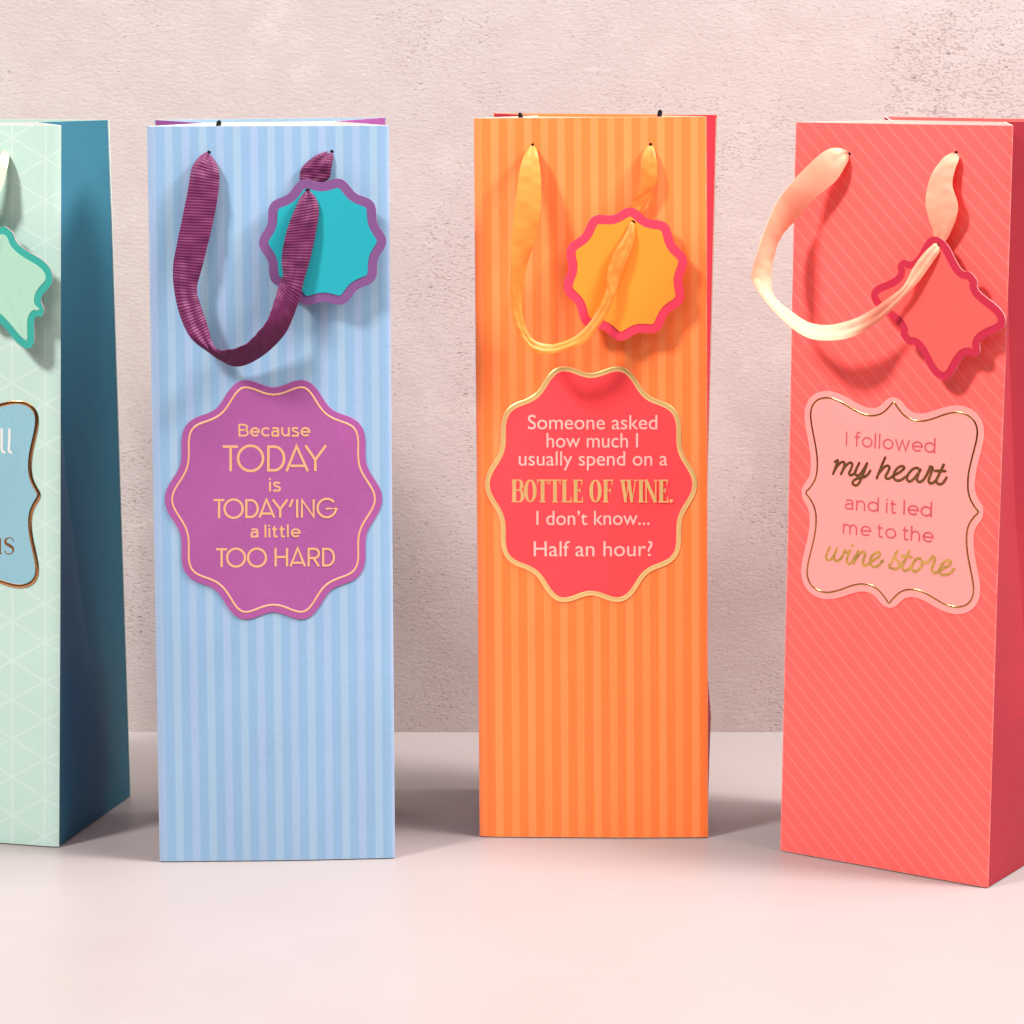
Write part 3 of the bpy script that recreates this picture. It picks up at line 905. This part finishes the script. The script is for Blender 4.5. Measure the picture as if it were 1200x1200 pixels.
    R = [((288, 212), (306, 210), -1, -1), ((262, 255), (318, 250), 5, 5), ((245, 310), (329, 315), 9, 9), ((235, 380), (332, 390), 12, 12), ((222, 480), (328, 490), 15, 15), ((212, 600), (308, 600), 18, 16), ((208, 720), (272, 715), 20, 16),
         ((205, 850), (252, 850), 20, 17), ((222, 950), (260, 935), 20, 18), ((250, 1010), (285, 1000), 20, 18), ((290, 1058), (315, 1025), 20, 18), ((345, 1076), (378, 1036), 20, 17), ((425, 1064), (448, 1016), 19, 17),
         ((500, 1036), (510, 972), 18, 16), ((565, 970), (556, 912), 16, 15), ((612, 895), (590, 850), 14, 14), ((640, 825), (606, 795), 13, 13), ((656, 765), (606, 740), 12, 12), ((690, 680), (632, 660), 11, 11), ((716, 605), (676, 590), 9.5, 9.5), ((718, 545), (700, 535), 8, 8), ((716, 530), (704, 526), 6, 6),
         ((745, 490), (690, 480), 4.5, 4.5), ((780, 435), (712, 445), 4.5, 4.5), ((808, 365), (744, 385), 5, 5), ((812, 295), (745, 290), 4, 4), ((803, 240), (760, 235), 2, 2), ((794, 208), (776, 208), -1, -1)]
    ribbon('ribbon_handle', b, root, [(k(*r[0]), k(*r[1]), r[2], r[3]) for r in R], rb, pleat=0.35, wrinkle=0.6)
    eyelet(b, k(297, 210), 0.0007); eyelet(b, k(785, 209))
    clip_piece(b, (612.5, 131.5), -0.25); clip_piece(b, (772, 128.5), 0.12)
    cx, cy = k(680, 745)
    out = []
    for i in range(150):
        f_ = 2 * math.pi * i / 150
        r = 1 + 0.05 * math.cos(10 * (f_ - math.radians(12.5)))
        out.append((cx + 70.8 * r * math.cos(f_), cy - 74.5 * r * math.sin(f_)))
    hang_tag(b, 'round orange gift tag with wavy red border on amber ribbon', out, 0.0075, -0.05, 0.08,
             paper('red_card', (0.86, 0.045, 0.10), 0.5), paper('amber_card', (0.95, 0.31, 0.03), 0.4, var=0.02), 0.0043, hole=k(712, 533))
orange_bag()

# =================================================================== PINK BAG
def bracket_on(b, cx, cy, ux, uy, vx, vy):
    """unit bracket frame -> panel, from pixel centre and two pixel half-axes"""
    return [(cx + p.x * ux + p.y * vx, cy + p.x * uy + p.y * vy) for p in bracket()]
def coral_bag():
    b = Bag(floor_pt(914, 997), floor_pt(1157, 1042), (932, 143), (1187, 147), (1037, 136.5), None, bow=0.0014, seed=4.0)
    b.btr = Vector((b.btl.x + b.w + 0.001, b.btl.y, b.btl.z))
    root = b.build('gift_bag', 'coral pink gift bag with thin diagonal lines, peach ribbon and a frame reading my heart', 'gift bag',
        dict(front=diagonal('coral_lines', (0.90, 0.150, 0.132), (0.93, 0.215, 0.185), 0.0078, 0.0078, b.w, b.h),
             back=diagonal('coral_lines_back', (0.90, 0.150, 0.132), (0.93, 0.215, 0.185), 0.0078, 0.0078, b.w, b.h),
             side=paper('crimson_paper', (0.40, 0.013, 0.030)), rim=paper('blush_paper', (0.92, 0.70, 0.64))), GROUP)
    pinkp = paper('pink_panel', (0.93, 0.40, 0.365), var=0.04)
    # frame outline: centre and half axes measured on the photograph
    u = (101.5, 11.3); v = (2.8, -117.5)
    px = bracket_on(b, 1046.5, 588.5, u[0], u[1], v[0], v[1])
    line = [b.pix(x, y) for x, y in px]
    outer = inset_outline(line, -0.0034)
    n = len(outer)
    for _ in range(3): outer = [(outer[i - 1] + outer[i] * 2 + outer[(i + 1) % n]) / 4 for i in range(n)]
    pl = plate('printed_panel', b, root, outer, pinkp, 0.00005, 0.0003)
    ridge('foil_line', b, pl, line, 0.00095, 0.00012, M['gold_reflecting_dark'], 0.00036)
    T = 0.00039
    rose = paper('rose_print', (0.72, 0.105, 0.15), var=0.02)
    for txt, l, r, t in (("I followed", (992.5, 522), (1098, 530.6), (992.5, 505.2)), ("and it led", (991.7, 596.3), (1094, 605.2), (991.7, 579)), ("me to the", (989, 625), (1096, 635.6), (989, 607.6))):
        sans_line('lettering', b, pl, txt, l, r, t, rose, T, 0.00078)
    c = crop(960, 525, 7.06)
    w = 0.00132
    cur = lambda c, pts: (crom(P2(b, c, pts), 5), w, False)
    art_strokes('lettering', b, pl, [cur(c, q) for q in (
        [(140, 112), (165, 100), (150, 145), (125, 212)], [(132, 190), (170, 135), (203, 112), (222, 126), (212, 165), (192, 213)],
        [(198, 195), (235, 140), (268, 118), (286, 130), (275, 170), (260, 205), (272, 222), (300, 208), (322, 165), (345, 120)],
        [(345, 120), (322, 165), (312, 205), (326, 226), (356, 208), (388, 160), (410, 122)],
        [(410, 122), (388, 185), (362, 250), (340, 290), (315, 306), (290, 292), (298, 266), (335, 247), (385, 237), (415, 215), (437, 183)],
        [(560, 75), (530, 145), (490, 245)], [(502, 215), (540, 165), (575, 142), (596, 155), (584, 192), (564, 228), (572, 249), (600, 244), (640, 218), (690, 190), (718, 160), (700, 145), (665, 160), (636, 200), (633, 242), (655, 264), (692, 260), (730, 232)],
        [(850, 178), (825, 160), (790, 170), (755, 207), (740, 247), (756, 271), (788, 260), (822, 222), (853, 172)],
        [(853, 172), (830, 225), (825, 262), (846, 276), (880, 255), (910, 205), (934, 148)],
        [(934, 148), (952, 160), (938, 210), (920, 262), (932, 287), (962, 280), (990, 250)],
        [(1045, 133), (1010, 205), (985, 265), (998, 292), (1030, 290), (1055, 262), (1068, 240)], [(972, 184), (1058, 186)])], M['gold_reflecting_dark'], T, True)
    c = crop(955, 620, 6.667)
    art_strokes('lettering', b, pl, [cur(c, q) for q in (
        [(125, 140), (98, 195), (98, 232), (125, 238), (155, 205), (182, 148)], [(182, 148), (160, 205), (165, 240), (195, 242), (228, 205), (245, 158)],
        [(245, 158), (258, 180), (285, 165)], [(288, 162), (265, 215), (260, 250), (276, 267), (300, 252), (325, 210)], [(301, 124), (305, 128)],
        [(348, 165), (335, 205), (315, 265)], [(325, 240), (360, 190), (390, 172), (405, 187), (395, 228), (386, 264), (400, 282), (432, 265), (475, 236), (515, 208), (520, 182), (495, 178), (460, 205), (443, 248), (455, 282), (487, 290), (522, 268), (546, 238)],
        [(592, 282), (622, 235), (655, 170)], [(655, 170), (638, 212), (665, 252), (674, 285), (650, 305), (600, 298)], [(674, 292), (705, 250)],
        [(750, 165), (715, 240), (695, 290), (710, 318), (742, 310), (768, 280)], [(690, 206), (768, 214)],
        [(838, 228), (808, 226), (778, 265), (770, 305), (795, 326), (832, 302), (852, 262), (838, 228)], [(845, 240), (868, 256), (900, 248), (930, 208)],
        [(930, 208), (950, 222), (936, 272), (925, 312), (942, 336), (975, 328), (1022, 300), (1065, 272), (1070, 246), (1045, 240), (1010, 265), (985, 312), (996, 346), (1032, 353), (1070, 336), (1098, 305)])], M['gold'], T, True)
    rb = ribbon_mat('peach_satin', (0.94, 0.57, 0.375), 0.2, 2300, trans=0.24, bump=0.06, lo=0.95, hi=1.03, rough=0.55)
    k = crop(860, 110, 3.5294)
    R = [((478, 240), (484, 256), -1, -1), ((432, 224), (465, 290), 4, 4), ((370, 240), (420, 362), 9, 7), ((265, 338), (330, 436), 16, 10), ((182, 440), (240, 538), 24, 12), ((132, 550), (190, 600), 31, 15), ((96, 660), (162, 690), 36, 19), ((74, 745), (155, 765), 37, 23),
         ((82, 785), (162, 828), 36, 27), ((125, 852), (190, 862), 34, 28), ((215, 948), (240, 902), 33, 27), ((310, 1010), (318, 948), 31, 24), ((420, 1019), (400, 955), 27, 22), ((500, 1000), (500, 930), 23, 21), ((575, 960), (590, 880), 18, 20),
         ((645, 902), (660, 830), 16, 17), ((712, 830), (702, 795), 15, 15), ((765, 775), (740, 722), 13, 13), ((815, 705), (785, 660), 11.5, 11.5), ((848, 655), (825, 622), 10, 10), ((850, 632), (838, 618), 8, 8),
         ((872, 612), (828, 595), 6, 6), ((892, 580), (826, 572), 6, 6), ((920, 510), (806, 515), 7, 7), ((926, 455), (794, 450), 7, 7), ((904, 380), (800, 390), 6, 6), ((912, 320), (822, 325), 5, 5), ((930, 272), (866, 265), 3, 3), ((930, 248), (912, 236), -1, -1)]
    ribbon('ribbon_handle', b, root, [(k(*r[0]), k(*r[1]), r[2], r[3]) for r in R], rb, pleat=0.4, wrinkle=0.5)
    eyelet(b, k(480, 248)); eyelet(b, k(922, 242))
    # tag: the same bracket shape, hung by a corner
    TAGP = tag_outline(*k(852, 886), *(v / 3.5294 for v in (146, -137)), *(v / 3.5294 for v in (163, 197)))
    hang_tag(b, 'coral gift tag with crimson ogee border on peach ribbon', TAGP, 0.0085, -0.04, 0.03,
             paper('crimson_card', (0.66, 0.017, 0.06), 0.5), paper('coral_card', (0.90, 0.135, 0.115), 0.4, var=0.02), 0.0036, hole=k(841, 628))
TAG_Q = [(0.0, 0.97), (0.07, 0.965), (0.12, 0.93), (0.15, 0.885), (0.21, 0.86), (0.30, 0.865), (0.42, 0.895), (0.55, 0.935), (0.68, 0.96), (0.79, 0.945), (0.875, 0.90),
         (0.925, 0.83), (0.945, 0.74), (0.93, 0.62), (0.895, 0.50), (0.865, 0.38), (0.85, 0.28), (0.855, 0.20), (0.89, 0.145), (0.94, 0.11), (0.97, 0.06), (0.975, 0.0)]
def tag_outline(cx, cy, sx, sy, lx, ly):
    """(sx,sy) half of the short-to-long axis..., (lx,ly) the other half axis, in pixels"""
    q = [Vector(p) for p in TAG_Q]
    full = [Vector((-p.x, p.y)) for p in reversed(q)][:-1] + q[:-1] + [Vector((p.x, -p.y)) for p in reversed(q)][:-1] + [Vector((-p.x, -p.y)) for p in q][:-1]
    return [(cx + p.x * lx + p.y * sx, cy + p.x * ly + p.y * sy) for p in crom(full, 2, closed=True)]
coral_bag()

# =================================================================== MINT BAG
def mint_bag():
    br = floor_pt(69, 993.5); q = floor_pt(0, 988.3)
    d = (q - br).normalized()
    bl = br + d * 0.112
    b = Bag(bl, br, None, (71, 147), None, (128, 140.5), bow=0.0008, seed=1.0, depth=0.093, bulge=0.0026)
    b.btl = Vector((b.btr.x - b.w, b.btr.y, b.btr.z))
    b0 = b.pix(14.6, 955.0); b1 = b.pix(14.6, 910.0); s = (b0 - b1).length
    root = b.build('gift_bag', 'mint green gift bag with teal side and pale triangle pattern, cut by the picture edge', 'gift bag',
        dict(front=triangles('mint_triangles', (0.575, 0.79, 0.70), (0.68, 0.84, 0.775), b.w, b.h, s, b0.x + b.w / 2, b0.y),
             back=paper('mint_paper', (0.55, 0.78, 0.68)), side=paper('teal_paper', (0.028, 0.19, 0.272)), rim=M['white']), GROUP)
    bluep = paper('pale_blue_panel', (0.295, 0.56, 0.66), var=0.08)
    px = bracket_on(b, -62.0, 574.5, 112.0, 6.0, 0.0, -114.0)
    # rounder frame of its own: bulging corners and a soft cusp
    line = [b.pix(x, y) for x, y in px]
    n = len(line)
    for _ in range(12): line = [(line[i - 1] + line[i] * 2 + line[(i + 1) % n]) / 4 for i in range(n)]
    pl = plate('printed_panel', b, root, line, bluep, 0.00005, 0.00035)
    ridge('foil_border', b, pl, inset_outline(line, 0.0007), 0.0019, 0.00022, M['gold_reflecting_dark'], 0.0003)
    T = 0.00043
    cc = crop(0, 490, 6.667)
    wpr = paper('white_print', (0.88, 0.87, 0.82), var=0.02)
    w = 0.0012
    cur = lambda pts, ww: (crom(P2(b, cc, pts), 5), ww, False)
    art_strokes('lettering', b, pl, [cur([(17, 78), (17, 180), (18, 240), (28, 262), (44, 268)], w), cur([(78, 80), (76, 180), (72, 240), (80, 262), (98, 270)], w)], wpr, T)
    mm = 0.112 / 262 / 6.667
    art_strokes('lettering', b, pl, [
        (crom(P2(b, cc, [(106, 965), (104, 948), (88, 934), (66, 934), (48, 950), (50, 975), (75, 992), (100, 1010), (106, 1035), (90, 1056), (66, 1060), (46, 1048), (42, 1028)]), 4),
         [x * mm for x in ([8] * 12 + [8 + 16 * math.sin(math.pi * i / 23) for i in range(24)] + [8] * 13)], False),
        (P2(b, cc, [(3, 935), (3, 1060)]), 20 * mm, False), (P2(b, cc, [(-14, 1056), (20, 1056)]), 7 * mm, False)], M['gold_reflecting_dark'], T)
    rb = ribbon_mat('pale_green_ribbon', (0.70, 0.85, 0.52), 0.45, 2300, trans=0.2, bump=0.3)
    R = [((5, 176), (11, 177), -1, -1), ((-4, 186), (9.5, 192), 5, 5), ((-16, 200), (4, 214), 9, 9), ((-28, 225), (-3, 232), 11, 11), ((-40, 260), (-14, 262), 9, 9), ((-52, 285), (-28, 288), 7, 7), ((-58, 300), (-50, 302), 6, 6),
         ((-74, 330), (-48, 335), 10, 10), ((-98, 380), (-70, 392), 13, 13), ((-130, 392), (-130, 416), 13, 13), ((-158, 350), (-180, 362), 12, 12), ((-160, 280), (-186, 280), 9, 9), ((-146, 215), (-166, 212), 5, 5), ((-140, 174), (-146, 174), -1, -1)]
    ribbon('ribbon_handle', b, root, R, rb)
    # tag
    k = crop(0, 100, 3.5294)
    # right corner (225,770), lower corner (130,1110): short side; long side runs up-left
    out = tag_outline(*k(-14, 772), *(v / 3.5294 for v in (205, 175)), *(v / 3.5294 for v in (56, -181)))
    hang_tag(b, 'mint gift tag with teal ogee border, cut by the left picture edge', out, 0.0085, -0.03, 0.0,
             paper('teal_card', (0.04, 0.43, 0.36), 0.5), paper('mint_card', (0.45, 0.74, 0.57), 0.4, var=0.02), 0.0036)
mint_bag()
